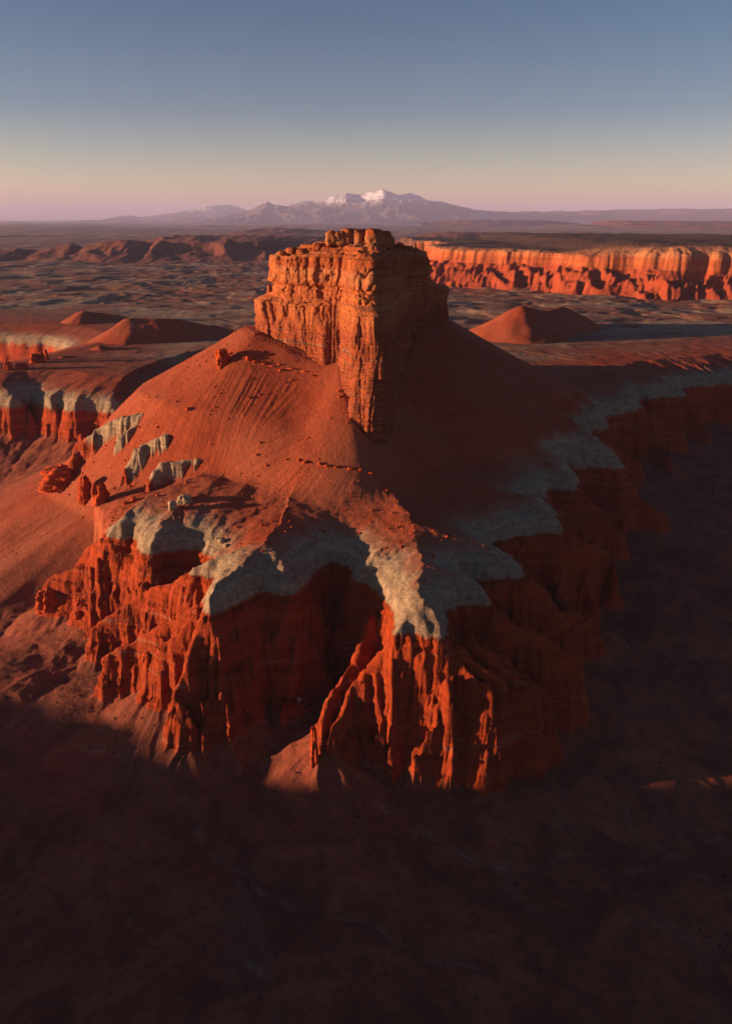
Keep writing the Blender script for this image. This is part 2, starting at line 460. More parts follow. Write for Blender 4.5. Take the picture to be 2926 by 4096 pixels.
# ---------------------------------------------------------------- mesh helpers
def tag(o, label=None, cat=None, group=None, kind=None):
    for k, v in (("label", label), ("category", cat), ("group", group), ("kind", kind)):
        if v:
            o[k] = v
    return o


def mesh_obj(name, V, F, mat, parent=None, attrs=None, smooth=True):
    me = bpy.data.meshes.new(name)
    V = np.ascontiguousarray(V, f4); F = np.ascontiguousarray(F, np.int32)
    k = F.shape[1]
    me.vertices.add(len(V)); me.vertices.foreach_set("co", V.ravel())
    me.loops.add(F.size); me.loops.foreach_set("vertex_index", F.ravel())
    me.polygons.add(len(F))
    me.polygons.foreach_set("loop_start", np.arange(0, F.size, k, dtype=np.int32))
    if smooth:
        me.polygons.foreach_set("use_smooth", np.ones(len(F), bool))
    for nme, a in (attrs or {}).items():
        at = me.attributes.new(nme, 'FLOAT', 'POINT')
        at.data.foreach_set("value", np.ascontiguousarray(a, f4))
    me.update(calc_edges=True)
    me.materials.append(mat)
    o = bpy.data.objects.new(name, me)
    COL.objects.link(o)
    if parent:
        o.parent = parent
    return o


def grid_faces(nr, nc, wrap=False):
    r = np.arange(nr - 1)[:, None]
    c = np.arange(nc if wrap else nc - 1)[None, :]
    c2 = (c + 1) % nc
    return np.stack([r * nc + c, r * nc + c2, (r + 1) * nc + c2, (r + 1) * nc + c], -1).reshape(-1, 4)


def axis(segs):
    """segs: (from, to, step at from, step at to)"""
    out = []
    for a, b, s0, s1 in segs:
        if abs(s1 - s0) < 1e-6:
            n = max(1, int(round((b - a) / s0)))
            p = np.linspace(a, b, n + 1)[:-1]
        else:
            n = max(2, int(round((b - a) * math.log(s1 / s0) / (s1 - s0))))
            g = (s1 / s0) ** (np.arange(n) / n)
            p = a + (b - a) * np.concatenate([[0], np.cumsum(g)[:-1]]) / g.sum()
        out.append(p)
    return np.append(np.concatenate(out), segs[-1][1])


# ---------------------------------------------------------------- materials
class Mat:
    def __init__(s, name, rough=.95):
        s.m = bpy.data.materials.new(name); s.m.use_nodes = True
        s.t = s.m.node_tree; s.n = s.t.nodes; s.l = s.t.links
        s.b = s.n["Principled BSDF"]; s.b.inputs["Roughness"].default_value = rough
        s.b.inputs["Specular IOR Level"].default_value = .15
        g = s.n.new("ShaderNodeNewGeometry"); s.pos = g.outputs["Position"]; s.nor = g.outputs["Normal"]
    def put(s, v, i):
        if hasattr(v, "links"):
            s.l.new(v, i)
        elif isinstance(v, (tuple, list)):
            i.default_value = tuple(v) + ((1,) if len(v) == 3 and len(i.default_value) == 4 else ())
        else:
            i.default_value = v
    def attr(s, a):
        n = s.n.new("ShaderNodeAttribute"); n.attribute_name = a; return n.outputs["Fac"]
    def vec(s, sc, src=None):
        n = s.n.new("ShaderNodeVectorMath"); n.operation = 'MULTIPLY'
        s.l.new(src or s.pos, n.inputs[0]); n.inputs[1].default_value = sc; return n.outputs[0]
    def noise(s, vec, scale=1, det=6, rough=.6, dist=0):
        n = s.n.new("ShaderNodeTexNoise"); s.l.new(vec, n.inputs["Vector"])
        n.inputs["Scale"].default_value = scale; n.inputs["Detail"].default_value = det
        n.inputs["Roughness"].default_value = rough; n.inputs["Distortion"].default_value = dist; return n.outputs["Fac"]
    def vor(s, vec, scale, feat='F1'):
        n = s.n.new("ShaderNodeTexVoronoi"); n.feature = feat; s.l.new(vec, n.inputs["Vector"]); n.inputs["Scale"].default_value = scale
        return n.outputs["Distance"]
    def ramp(s, x, stops, interp='LINEAR'):
        n = s.n.new("ShaderNodeValToRGB"); e = n.color_ramp.elements; n.color_ramp.interpolation = interp
        for i, (p, c) in enumerate(stops):
            q = e[i] if i < 2 else e.new(p)
            q.position = p; q.color = (tuple(c) + (1,)) if isinstance(c, tuple) else (c, c, c, 1)
        s.put(x, n.inputs[0]); return n.outputs[0]
    def mix(s, f, a, b, mode='MIX'):
        n = s.n.new("ShaderNodeMix"); n.data_type = 'RGBA'; n.blend_type = mode
        s.put(f, n.inputs[0]); s.put(a, n.inputs[6]); s.put(b, n.inputs[7]); return n.outputs[2]
    def math(s, op, a, b=0.0, clamp=False):
        n = s.n.new("ShaderNodeMath"); n.operation = op; n.use_clamp = clamp
        s.put(a, n.inputs[0]); s.put(b, n.inputs[1]); return n.outputs[0]
    def bump(s, h, dist, strength=1.0, prev=None):
        n = s.n.new("ShaderNodeBump"); s.l.new(h, n.inputs["Height"]); n.inputs["Distance"].default_value = dist
        n.inputs["Strength"].default_value = strength
        if prev:
            s.l.new(prev, n.inputs["Normal"])
        return n.outputs[0]
    def z(s):
        n = s.n.new("ShaderNodeSeparateXYZ"); s.l.new(s.pos, n.inputs[0]); return n.outputs[2]
    def done(s, col, nor=None):
        s.put(col, s.b.inputs["Base Color"])
        if nor:
            s.l.new(nor, s.b.inputs["Normal"])
        return s.m


TALUS, TALUS2 = (.40, .070, .022), (.28, .047, .016)
RED, RED2 = (.56, .076, .012), (.29, .040, .009)
PALE, PALE2 = (.47, .335, .215), (.27, .185, .118)
FLOOR, FLOOR2 = (.36, .092, .047), (.15, .044, .026)


def land_material():
    m = Mat("desert_land")
    v1 = m.vec((1, 1, 1))
    big = m.noise(m.vec((.012, .012, .012)), 1, 6, .6)
    mid = m.noise(v1, .16, 7, .65)
    fine = m.noise(v1, 1.1, 6, .7)
    talus = m.mix(m.ramp(mid, [(.35, 0.0), (.65, 1.0)]), TALUS, TALUS2)
    talus = m.mix(m.ramp(big, [(.42, 0.0), (.66, .75)]), talus, (.40, .115, .055))
    strat = m.noise(m.vec((.012, .012, .55)), 1, 5, .7)
    rock = m.mix(m.ramp(strat, [(.36, 0.0), (.5, .5), (.64, 1.0)]), RED, RED2)
    thin = m.noise(m.vec((.01, .01, .30)), 1, 1, .4)
    rock = m.mix(m.ramp(thin, [(.655, 0.0), (.67, .55), (.685, 0.0)]), rock, (.40, .22, .15))
    pale = m.mix(m.ramp(m.noise(m.vec((.05, .05, .8)), 1, 5, .65), [(.35, 0.0), (.7, 1.0)]), PALE, PALE2)
    floor = m.mix(m.ramp(m.noise(v1, .045, 8, .65, .6), [(.40, 0.0), (.60, 1.0)]), FLOOR, FLOOR2)
    floor = m.mix(m.ramp(m.noise(v1, .02, 7, .6, 1.2), [(.56, 0.0), (.70, .45)]), floor, (.34, .16, .10))
    floor = m.mix(m.ramp(m.noise(v1, .22, 6, .7, .8), [(.40, .55), (.55, 0.0)]), floor, (.10, .032, .020))
    st = m.noise(m.vec((.5, .5, .05)), 1, 4, .6)
    pale = m.mix(m.ramp(st, [(.48, 0.0), (.66, .65)]), pale, (.17, .12, .085))
    aw, ar, af = m.attr("pale"), m.attr("rock"), m.attr("flat")
    col = m.mix(af, talus, floor)
    col = m.mix(m.ramp(m.math('ADD', ar, m.math('MULTIPLY', m.math('SUBTRACT', mid, .5), .5)), [(.25, 0.0), (.6, 1.0)]), col, rock)
    wm = m.math('ADD', aw, m.math('MULTIPLY', m.math('SUBTRACT', fine, .5), m.math('MULTIPLY', aw, 1.2)), True)
    col = m.mix(m.ramp(wm, [(.10, 0.0), (.75, 1.0)]), col, pale)
    col = m.mix(m.ramp(fine, [(.3, .35), (.7, 0.0)]), col, (.05, .02, .015))
    # scattered scrub and pebbles
    speck = m.ramp(m.vor(v1, .33), [(.10, .75), (.16, 0.0)])
    col = m.mix(m.math('MULTIPLY', speck, m.ramp(m.noise(v1, .03, 3), [(.45, 0.0), (.6, .8)])), col, (.035, .022, .016))
    b = m.bump(fine, .55, .9)
    b = m.bump(m.noise(v1, .45, 8, .7), 1.3, .6, b)
    cw_ = m.math('MULTIPLY', m.noise(m.vec((.5, .5, 2.2)), 1, 5, .7), ar)
    b = m.bump(cw_, 1.2, .8, b)
    return m.done(col, b)


def cap_material():
    m = Mat("butte_sandstone")
    z = m.z()
    v1 = m.vec((1, 1, 1))
    band = m.noise(m.vec((.012, .012, .42)), 1, 3, .8)
    band2 = m.noise(m.vec((.01, .01, .16)), 1, 2, .5)
    low = m.mix(m.ramp(band, [(.36, 0.0), (.42, 1.0), (.46, .1), (.50, 1.0), (.54, .0), (.60, 1.0)]), (.42, .100, .030), (.12, .022, .010))
    low = m.mix(m.ramp(band, [(.60, 0.0), (.63, .6), (.66, 0.0)]), low, (.50, .30, .19))
    midc = m.mix(m.ramp(band, [(.36, 0.0), (.64, 1.0)]), (.50, .165, .052), (.37, .094, .028))
    upp = m.mix(m.ramp(m.noise(v1, .13, 6, .65), [(.38, 0.0), (.62, 1.0)]), (.43, .110, .028), (.28, .062, .017))
    upp = m.mix(m.ramp(band2, [(.5, 0.0), (.6, .4)]), upp, (.50, .24, .11))
    zz = m.math('ADD', z, m.math('MULTIPLY', m.math('SUBTRACT', m.noise(v1, .05, 4), .5), 10))
    col = m.mix(m.ramp(m.math('DIVIDE', m.math('SUBTRACT', zz, 147), 12, True), [(0.0, 0.0), (1.0, 1.0)]), low, midc)
    col = m.mix(m.ramp(m.math('DIVIDE', m.math('SUBTRACT', zz, 170), 3, True), [(0.0, 0.0), (1.0, 1.0)]), col, upp)
    # desert varnish streaks
    st = m.noise(m.vec((.35, .35, .02)), 1, 4, .6)
    col = m.mix(m.ramp(st, [(.55, 0.0), (.68, .55)]), col, (.14, .045, .025))
    fine = m.noise(v1, .9, 7, .7)
    col = m.mix(m.ramp(fine, [(.32, .45), (.55, 0.0)]), col, (.09, .03, .018))
    b = m.bump(fine, .6, .9)
    b = m.bump(m.noise(m.vec((.25, .25, 1.6)), 1, 5, .65), .8, .8, b)
    return m.done(col, b)


M_LAND = land_material()
M_CAP = cap_material()


def simple_rock(name, a, b, zs=.5, sc=.35, bd=.4):
    m = Mat(name)
    v1 = m.vec((1, 1, 1))
    col = m.mix(m.ramp(m.noise(m.vec((.05, .05, zs)), 1, 5, .7), [(.36, 0.0), (.64, 1.0)]), a, b)
    fine = m.noise(v1, sc, 7, .7)
    col = m.mix(m.ramp(fine, [(.3, .4), (.6, 0.0)]), col, tuple(q * .4 for q in b))
    return m.done(col, m.bump(fine, bd, .8))


M_RED = simple_rock("red_rock", RED, RED2, .6, 1.0, .4)
M_PALE = simple_rock("pale_rock", PALE, PALE2, .8, 1.0, .3)
M_ORANGE = simple_rock("orange_rock", (.44, .15, .055), (.28, .08, .03), .5, .8, .4)

# ---------------------------------------------------------------- the central hill and the ground
HX0, HX1, HY0, HY1 = -345.0, 350.0, 104.0, 690.0
ax_ = axis([(HX0, -170, 1.3, 1.0), (-170, -110, 1.0, .5), (-110, 112, .5, .5), (112, 180, .5, 1.0), (180, HX1, 1.0, 1.4)])
ay_ = axis([(HY0, 180, .8, .52), (180, 310, .5, .5), (310, 420, .6, 1.0), (420, HY1, 1.1, 1.7)])
X, Y = np.meshgrid(ax_, ay_)
h, w_, r_, fl_ = land(X, Y)
Hh = h.reshape(X.shape).astype(np.float64)
gy2, gx2 = np.gradient(Hh, ay_, ax_)
gm = np.hypot(gx2, gy2) + 1e-6
beds = np.cumsum(np.random.RandomState(11).uniform(.7, 2.8, 90)) - 5
boff = np.random.RandomState(12).uniform(-1, 1, 92)
kb = np.searchsorted(beds, Hh + .6 * n2(X / 22, Y / 22, 300))
push = boff[kb] * .75 * sst(.9, 2.0, gm) * r_.reshape(X.shape) * (1 + .7 * n2(X / 5, Y / 5, 301))
hill = mesh_obj("hill_terrain", np.stack([(X - gx2 / gm * push).ravel(), (Y - gy2 / gm * push).ravel(), h], 1), grid_faces(len(ay_), len(ax_)), M_LAND,
                attrs={"pale": w_, "rock": r_, "flat": fl_})
tag(hill, "red talus hill with pale capped spurs and fluted red cliffs", kind="structure")

gx_ = axis([(-60000, -3000, 4000, 60), (-3000, -900, 60, 8), (-900, HX0, 8, 2.6), (HX0, HX1, 3.2, 3.2), (HX1, 900, 2.6, 8), (900, 3000, 8, 60), (3000, 60000, 60, 4000)])
gy_ = axis([(-6000, -200, 500, 20), (-200, HY0, 12, 4), (HY0, HY1, 3.2, 3.2), (HY1, 1600, 2.4, 4.5), (1600, 4000, 4.5, 22), (4000, 12000, 22, 140), (12000, 70000, 140, 3000)])
X, Y = np.meshgrid(gx_, gy_)
h, w_, r_, fl_ = land(X, Y)
xr, yr = X.ravel(), Y.ravel()
deep = (xr > HX0 + 4) & (xr < HX1 - 4) & (yr > HY0 + 4) & (yr < HY1 - 4)
h = np.where(deep, h - 12, h)
h = h + sst(3000, 12000, np.hypot(xr, yr)) * fbm(xr / 2500, yr / 2500, 4, 200) * 60
F = grid_faces(len(gy_), len(gx_))
F = F[~deep[F].all(1)]
used = np.unique(F); remap = np.zeros(len(xr), np.int32); remap[used] = np.arange(len(used))
ground = mesh_obj("ground", np.stack([xr, yr, h], 1)[used], remap[F], M_LAND,
                  attrs={"pale": w_[used], "rock": r_[used], "flat": fl_[used]})
tag(ground, "wide mottled desert plain reaching the horizon", kind="structure")


# ---------------------------------------------------------------- the butte
# ring corners at the foot, at the top of the lower cliff, at the foot and at the top of the upper cliff
RINGS = np.array([
    [(2, 297), (3, 300), (3, 316), (3, 326)], [(9, 299), (8.5, 303), (7, 318), (6, 328)], [(12, 312), (11, 314), (10, 323), (9, 333)],
    [(14.5, 341), (13.5, 342), (13, 342), (11, 346)], [(22, 377), (20, 378), (17, 376), (14, 372)], [(27, 401), (25, 401), (21, 396), (17, 386)],
    [(48, 425), (46, 426), (34, 414), (22, 396)], [(51, 452), (49, 450), (36, 430), (22, 410)], [(20, 470), (18, 466), (12, 442), (8, 420)],
    [(-30, 450), (-28, 446), (-22, 428), (-16, 412)], [(-55, 405), (-52, 404), (-43, 396), (-35, 388)], [(-57, 368), (-54.5, 368), (-47, 370), (-41, 370)],
    [(-51, 353), (-49.5, 355), (-43, 359), (-39, 362)], [(-38, 344.5), (-37, 346), (-35, 350), (-32, 353)], [(-26, 338.5), (-25.5, 340), (-24, 344), (-22, 348)],
    [(-20, 333), (-19.5, 335), (-17, 341), (-16, 345)], [(-12, 331.5), (-11.5, 333), (-10, 338), (-9, 342)], [(-10.5, 319), (-9, 321), (-7, 329), (-6, 335)],
    [(-6, 303), (-4.5, 305), (-3, 319), (-2, 328)]], float)


def butte_mesh():
    # sample the perimeter, denser where the photo looks
    n = len(RINGS); us = []
    for i in range(n):
        L = np.linalg.norm(RINGS[(i + 1) % n, 0] - RINGS[i, 0])
        step = .38 if (i <= 3 or i >= 11) else (.6 if i <= 6 else 1.6)
        k = max(3, int(L / step))
        us += [i + j / k for j in range(k)]
    us = np.array(us); N = len(us)
    i0 = us.astype(int); t = (us - i0)[:, None, None]
    C = RINGS[i0 % n] * (1 - t) + RINGS[(i0 + 1) % n] * t           # N,4,2
    for _ in range(5):                                              # soften the corners
        C = (np.roll(C, 1, 0) + 2 * C + np.roll(C, -1, 0)) / 4
    ridge = np.clip(C[:, 3, 0], -14, 5)
    ctr = np.stack([ridge, 352 + 0 * ridge], 1)
    rows = []
    zz = np.concatenate([np.arange(98, 163, .42), np.arange(163, 172, .3), np.arange(172, 184, .32)])
    for z in zz:
        if z < 163:
            a, b, s = 0, 1, (z - 98) / 65
            s = s ** 1.2
        elif z < 172:
            a, b = 1, 2
            s = .8 * (z - 163) / 2.8 if z < 165.8 else .8 + .32 * (z - 165.8) / 6.2
        else:
            a, b, s = 2, 3, .45 * (z - 172) / 12
        rows.append(np.concatenate([C[:, a] * (1 - s) + C[:, b] * s, np.full((N, 1), z)], 1))
    edge = C[:, 2] * .55 + C[:, 3] * .45
    for s in np.linspace(0.02, 1, 34):
        p = edge * (1 - s) + ctr * s
        rows.append(np.concatenate([p, np.full((N, 1), 184 + 7.0 * s ** .75)], 1))
    P = np.array(rows) * BS; P[..., 2] = 200 - BS * (200 - P[..., 2] / BS)
    P = P                                              # M,N,3
    tn = np.roll(P, -1, 1) - np.roll(P, 1, 1)
    nx, ny = tn[..., 1], -tn[..., 0]
    L = np.hypot(nx, ny) + 1e-6
    nx, ny = nx / L, ny / L
    x, y, z = P[..., 0], P[..., 1], 200 - (200 - P[..., 2]) / BS
    D = 1.7 * fbm3(x / 14, y / 14, z / 60, 2, 1)
    D += .65 * (1 - 2 * np.abs(n3(x / 6.5, y / 6.5, z / 30, 5)))
    D += .25 * (1 - 2 * np.abs(n3(x / 2.6, y / 2.6, z / 14, 6)))
    cr_ = np.abs(n3(x / 5, y / 5, z / 60, 8)); D -= 1.3 * np.exp(-(cr_ / .05) ** 2)
    for sc_, st_, am_, sd_ in ((9, .34, .9, 41), (4.5, .3, .55, 43)):                # joint faces: stepped noise
        q = n3(x / sc_, y / sc_, z / (sc_ * 1.8), sd_) / st_
        D += am_ * (np.floor(q) + sst(.38, .62, q - np.floor(q))) * st_ * 1.6
    # beds of uneven thickness, each set in or out
    zl = z + .5 * n2(x / 25, y / 25, 9)
    beds = np.cumsum(np.random.RandomState(3).uniform(.5, 2.4, 120)) + 95
    off = np.random.RandomState(4).uniform(-1, 1, 121)
    k = np.searchsorted(beds, zl)
    lowm = sst(172, 168, z)
    D += off[k] * (.4 + .2 * lowm) * (1 + .5 * n2(x / 6, y / 6, 12))
    upm = sst(171, 173, z) * sst(188, 183.5, z)
    D += upm * (1.1 * fbm3(x / 7, y / 7, z / 9, 3, 14) + 1.9)
    cav = fbm3(x / 6, y / 6, z / 7, 2, 17)
    D -= upm * 1.2 * sst(.22, .42, cav)
    bench = sst(162, 164, z) * sst(172, 170, z)
    D += bench * (1.0 * fbm3(x / 4, y / 4, z / 3, 3, 20) + off[k] * .5)
    D += .35 * fbm3(x / 1.6, y / 1.6, z / 1.6, 2, 23)
    roof = sst(184, 184.6, z)
    D *= 1 - roof
    P[..., 0] += nx * D; P[..., 1] += ny * D
    rr = fbm3(P[..., 0] / 5, P[..., 1] / 5, z * 0, 4, 26)
    st = P[..., 2] / 1.7; fr = st - np.floor(st)
    P[..., 2] += roof * (2.2 * rr + 1.5 * (sst(.42, .58, fr) - fr))
    return P, [0, int((zz < 163).sum()), int((zz < 172).sum()), len(zz), len(rows) - 1]


butte = bpy.data.objects.new("sandstone_butte", None)
COL.objects.link(butte); butte.location = (0, 370, 105)
tag(butte, "huge orange sandstone butte with a banded prow standing on the talus hill", "butte")
P, cuts = butte_mesh()
for nm, lab, a, b in zip(("lower_cliff", "ledge_band", "upper_cliff", "rubble_roof"), ("banded lower cliff with the tall prow", "pale recessed ledge between the two cliffs",
                         "massive jointed upper cliff", "stepped rubble slope under the summit blocks"), cuts[:-1], cuts[1:]):
    Q = P[a:b + 1] - np.array([0, 370, 105])
    mesh_obj(nm, Q.reshape(-1, 3), grid_faces(len(Q), Q.shape[1], True), M_CAP, butte)["label"] = lab


def sphere_grid(nu=28, nv=16):
    th = np.linspace(0, 2 * np.pi, nu, endpoint=False); ph = np.linspace(-np.pi / 2, np.pi / 2, nv)
    T, Q = np.meshgrid(th, ph)
    return np.stack([np.cos(T) * np.cos(Q), np.sin(T) * np.cos(Q), np.sin(Q)], -1).reshape(-1, 3), grid_faces(nv, nu, True)


def block(name, size, mat, seed, parent=None, loc=(0, 0, 0), rz=0, box=3.2, rough=.16, nu=36, nv=22, beds=.06):
    """weathered squarish rock: superellipsoid with beds and joints; its origin is at its base"""
    D, F = sphere_grid(nu, nv)
    k = (np.abs(D) ** box).sum(1) ** (-1 / box)
    V = D * k[:, None]
    m = fbm3(V[:, 0] * 1.1 + seed * 3.1, V[:, 1] * 1.1, V[:, 2] * 1.1, 3, seed)
    V = V * (1 + rough * 2 * m)[:, None]
    q = np.sin(V[:, 2] * 7 + seed) * beds + beds * n2(V[:, 2] * 9, V[:, 2] * 0 + seed, seed)
    V[:, :2] *= (1 + q)[:, None]
    V = V * np.array(size) / 2
    V[:, 2] += size[2] / 2 * .9
    c, s = math.cos(rz), math.sin(rz)
    V = np.stack([V[:, 0] * c - V[:, 1] * s, V[:, 0] * s + V[:, 1] * c, V[:, 2]], 1)
    o = mesh_obj(name, V, F, mat, parent)
    o.location = loc
    return o


B0 = np.array([0, 370, 105])
for i, (px, ptop, pbot, wid, dep, yy) in enumerate([
        (1325, 925, 985, 5.2, 5, 349), (1362, 925, 985, 6.5, 7, 350), (1395, 914, 985, 7, 8, 351), (1432, 920, 985, 6.6, 7, 350), (1465, 921, 985, 6, 7, 352),
        (1494, 918, 985, 7.2, 8, 347), (1526, 926, 990, 6.6, 9, 350), (1540, 940, 1000, 6, 8, 354),
        (1168, 990, 1015, 5, 5, 353), (1205, 996, 1018, 5, 5, 352), (1268, 972, 1006, 4.5, 4, 351), (1130, 1004, 1022, 4, 4, 354)]):
    yy *= BS; wid *= BS; dep *= BS
    a, b = at_y(px, ptop, yy), at_y(px, pbot, yy)
    hgt = a[2] - b[2]
    block("summit_block", (wid, dep, hgt * 1.08), M_CAP, 40 + i, butte, tuple(np.array([b[0], yy, b[2]]) - B0), .3 * i, 3.4, .13)
a = at_y(1068, 1140, 352 * BS)
block("summit_block", (2.6, 2.6, 3.6), M_CAP, 60, butte, tuple(np.array([a[0] + 1, 353.5 * BS, a[2] - 3.4]) - B0), .4)



# ---------------------------------------------------------------- an unseen mesa, added left of the frame to shade the near floor
def added_shade_mesa():
    xs = axis([(-900, -420, 6, 6)]); ys = axis([(-700, 330, 6, 6)])
    X, Y = np.meshgrid(xs, ys); x, y = X.ravel().astype(f4), Y.ravel().astype(f4)
    P = [(-860, -600), (-520, -640), (-500, -200), (-515, 60), (-500, 255), (-560, 275), (-700, 270), (-850, 220)]
    wx = x + 10 * fbm(x / 50, y / 50, 3, 700); wy = y + 10 * fbm(x / 50, y / 50, 3, 705)
    d, _, _, _ = poly_dist(wx, wy, P, None, True)
    sd = np.where(inside(wx, wy, P), d, -d)
    base = land(x, y)[0]
    z = np.minimum(12 + np.where(sd > 0, 22 + sd * 2.2, 22 + sd * .6), 70 - 13 * sst(124, 144, y) - 24 * sst(150, 265, y) + (11 + 7 * sst(120, 90, y)) * fbm(x / 34, y / 34, 3, 710))
    z = np.maximum(z, base - 3)
    o = mesh_obj("added_shade_mesa", np.stack([x, y, z], 1), grid_faces(len(ys), len(xs)), M_LAND, attrs={"pale": 0 * x, "rock": sst(34, 40, z), "flat": 0 * x})
    return tag(o, "unseen red mesa added on the left to shade the near floor", kind="structure")


added_shade_mesa()

# ---------------------------------------------------------------- hills on the bench
def cone_hill(name, label, px, pt, pb, yy, rx, ry, ridge, seed, pale=0):
    """eroded mudstone cone with a crest running off along ridge=(dx, dy, drop)"""
    top = at_y(px, pt, yy)
    n = 130
    u = np.linspace(-1.25, 1.25, n)
    A, B = np.meshgrid(u * rx, u * ry)
    a, b = A.ravel(), B.ravel()
    pts = [(0, 0)] + [(ridge[i][0], ridge[i][1]) for i in range(len(ridge))]
    vals = [(0,)] + [(r[2],) for r in ridge]
    wx = a + 3 * n2(a / 20, b / 20, seed); wy = b + 3 * n2(a / 20, b / 20, seed + 1)
    d, qx, qy, v = poly_dist(wx.astype(f4), wy.astype(f4), pts, vals)
    k = np.minimum(d, 12)
    fx, fy = qx + (wx - qx) / (d + .01) * k, qy + (wy - qy) / (d + .01) * k
    rl = ridged(fx / 12, fy / 12, 2, seed + 3) - .55
    base = land(a + top[0], b + yy)[0]
    H = top[2] - base.mean()
    z = top[2] - v[:, 0] - np.sqrt(d * d + 9) * .60 + 1.8 + .0010 * d * d * (d < 260) + rl * np.minimum(d / 8, 1) * 2.2
    z = np.where(d > 250, -50, z)
    zz = np.maximum(z, base - 3)
    V = np.stack([a, b, zz - base.mean()], 1)
    o = mesh_obj(name, V, grid_faces(n, n), M_LAND, attrs={"pale": (pale * sst(16, 6, z - base)).astype(f4), "rock": 0 * a, "flat": 0 * a})
    o.location = (top[0], yy, base.mean())
    return tag(o, label, kind="structure")


cone_hill("red_hill", "larger red cone hill with long dark shoulder on the left bench", 520, 1272, 1400, 770, 170, 110, [(45, 10, 2), (95, 35, 16)], 300)
cone_hill("red_hill", "small pointed red hill behind the larger left cone", 330, 1244, 1330, 900, 130, 110, [(40, 20, 8)], 310)
cone_hill("red_hill", "low dark mound nearest the left canyon rim", 255, 1422, 1470, 655, 60, 50, [(18, 6, 3)], 320)
cone_hill("red_hill", "little knoll at the foot of the larger left cone", 400, 1382, 1420, 700, 60, 50, [(12, 5, 3)], 325)
cone_hill("red_hill", "lone red pyramid hill with two tops on the right plain", 2080, 1222, 1350, 790, 170, 120, [(35, 30, 9), (60, 50, 6), (80, 60, 16)], 330)

# ---------------------------------------------------------------- the escarpment on the right
ESC = [(120, 1900), (70, 1640), (85, 1480), (164, 1392), (225, 1355), (282, 1311), (335, 1231), (404, 1200), (454, 1146), (530, 1150), (610, 1120), (700, 1060), (900, 1000), (1300, 950), (2200, 1100)]


def escarpment():
    xs = axis([(-300, 60, 8, 2.5), (60, 680, 2.1, 2.1), (680, 2300, 3, 40)])
    ys = axis([(930, 1040, 6, 2.1), (1040, 1500, 2.1, 2.1), (1500, 2600, 3, 30)])
    X, Y = np.meshgrid(xs, ys); x, y = X.ravel().astype(f4), Y.ravel().astype(f4)
    wx = x + 14 * fbm(x / 70, y / 70, 3, 400); wy = y + 14 * fbm(x / 70, y / 70, 3, 410)
    d, qx, qy, _ = poly_dist(wx, wy, ESC)
    ins = inside(wx, wy, ESC + [(2200, 5000), (120, 5000)])
    sd = np.where(ins, d, -d)
    nx, ny = (wx - qx) / (d + .01), (wy - qy) / (d + .01)
    fx, fy = qx + nx * np.minimum(d, 55), qy + ny * np.minimum(d, 55)
    rib = ridged(fx / 34, fy / 34, 3, 420)
    col = ridged(fx / 15, fy / 15, 2, 430) - .5
    base = land(x, y)[0]
    rightw = sst(330, 460, x)
    topz = 148 + 15 * rightw + 6 * fbm(x / 120, y / 120, 3, 440) - .01 * np.maximum(d - 150, 0)
    zc = 121 + 8 * fbm(x / 60, y / 60, 2, 445)
    s1 = sd + (rib - .55) * 46 * sst(0, 20, sd) * sst(70, 40, sd)
    tal = 80 + .78 * s1 - 3
    s2 = sd - 58 - col * 9 * (.35 + .8 * np.abs(n2(x / 60, y / 60, 455))) - 16 * fbm(fx / 40, fy / 40, 2, 450)
    cliff = zc + s2 * 4.2
    led = .5 * (cliff - zc)
    capz = topz - 16 * rightw * np.exp(-np.maximum(s2, 0) / 30) + 2.0 * fbm(x / 9, y / 9, 3, 460) * sst(40, 5, s2) - 6 * np.exp(-np.maximum(s2, 0) / 14)
    z = np.maximum(np.minimum(tal, zc + 3), np.minimum(cliff, capz))
    z = np.where(sd > 0, z, 80 + .78 * sd - 3) + .8 * fbm(x / 6, y / 6, 3, 465)
    z = np.maximum(z, base - 4)
    rock = sst(zc, zc + 4, z)
    top = sst(10 + 22 * rightw, 40 + 30 * rightw, s2)
    return np.stack([x, y, z], 1), grid_faces(len(ys), len(xs)), rock, top


def esc_material():
    m = Mat("escarpment_rock")
    v1 = m.vec((1, 1, 1))
    tal = m.mix(m.ramp(m.noise(v1, .05, 6, .65), [(.35, 0.0), (.65, 1.0)]), (.36, .062, .020), (.24, .043, .016))
    strat = m.noise(m.vec((.006, .006, .22)), 1, 4, .7)
    rk = m.mix(m.ramp(strat, [(.36, 0.0), (.64, 1.0)]), (.46, .120, .034), (.29, .062, .020))
    zz = m.math('ADD', m.z(), m.math('MULTIPLY', m.math('SUBTRACT', m.noise(v1, .03, 4), .5), 14))
    rk = m.mix(m.ramp(m.math('DIVIDE', m.math('SUBTRACT', zz, 138), 10, True), [(0.0, 0.0), (1.0, 1.0)]), rk, (.47, .19, .085))
    col = m.mix(m.attr("rock"), tal, rk)
    col = m.mix(m.attr("top"), col, m.mix(m.ramp(m.noise(v1, .02, 6, .65), [(.4, 0.0), (.62, 1.0)]), (.13, .065, .045), (.075, .045, .034)))
    fine = m.noise(v1, .25, 7, .7)
    col = m.mix(m.ramp(fine, [(.3, .45), (.6, 0.0)]), col, (.07, .025, .016))
    return m.done(col, m.bump(fine, 1.6, .8))


V, F, rk, tp = escarpment()
esc = mesh_obj("escarpment", V, F, esc_material(), attrs={"rock": rk, "top": tp})
tag(esc, "long sunlit orange cliff with ribbed red talus behind the plain", kind="structure")

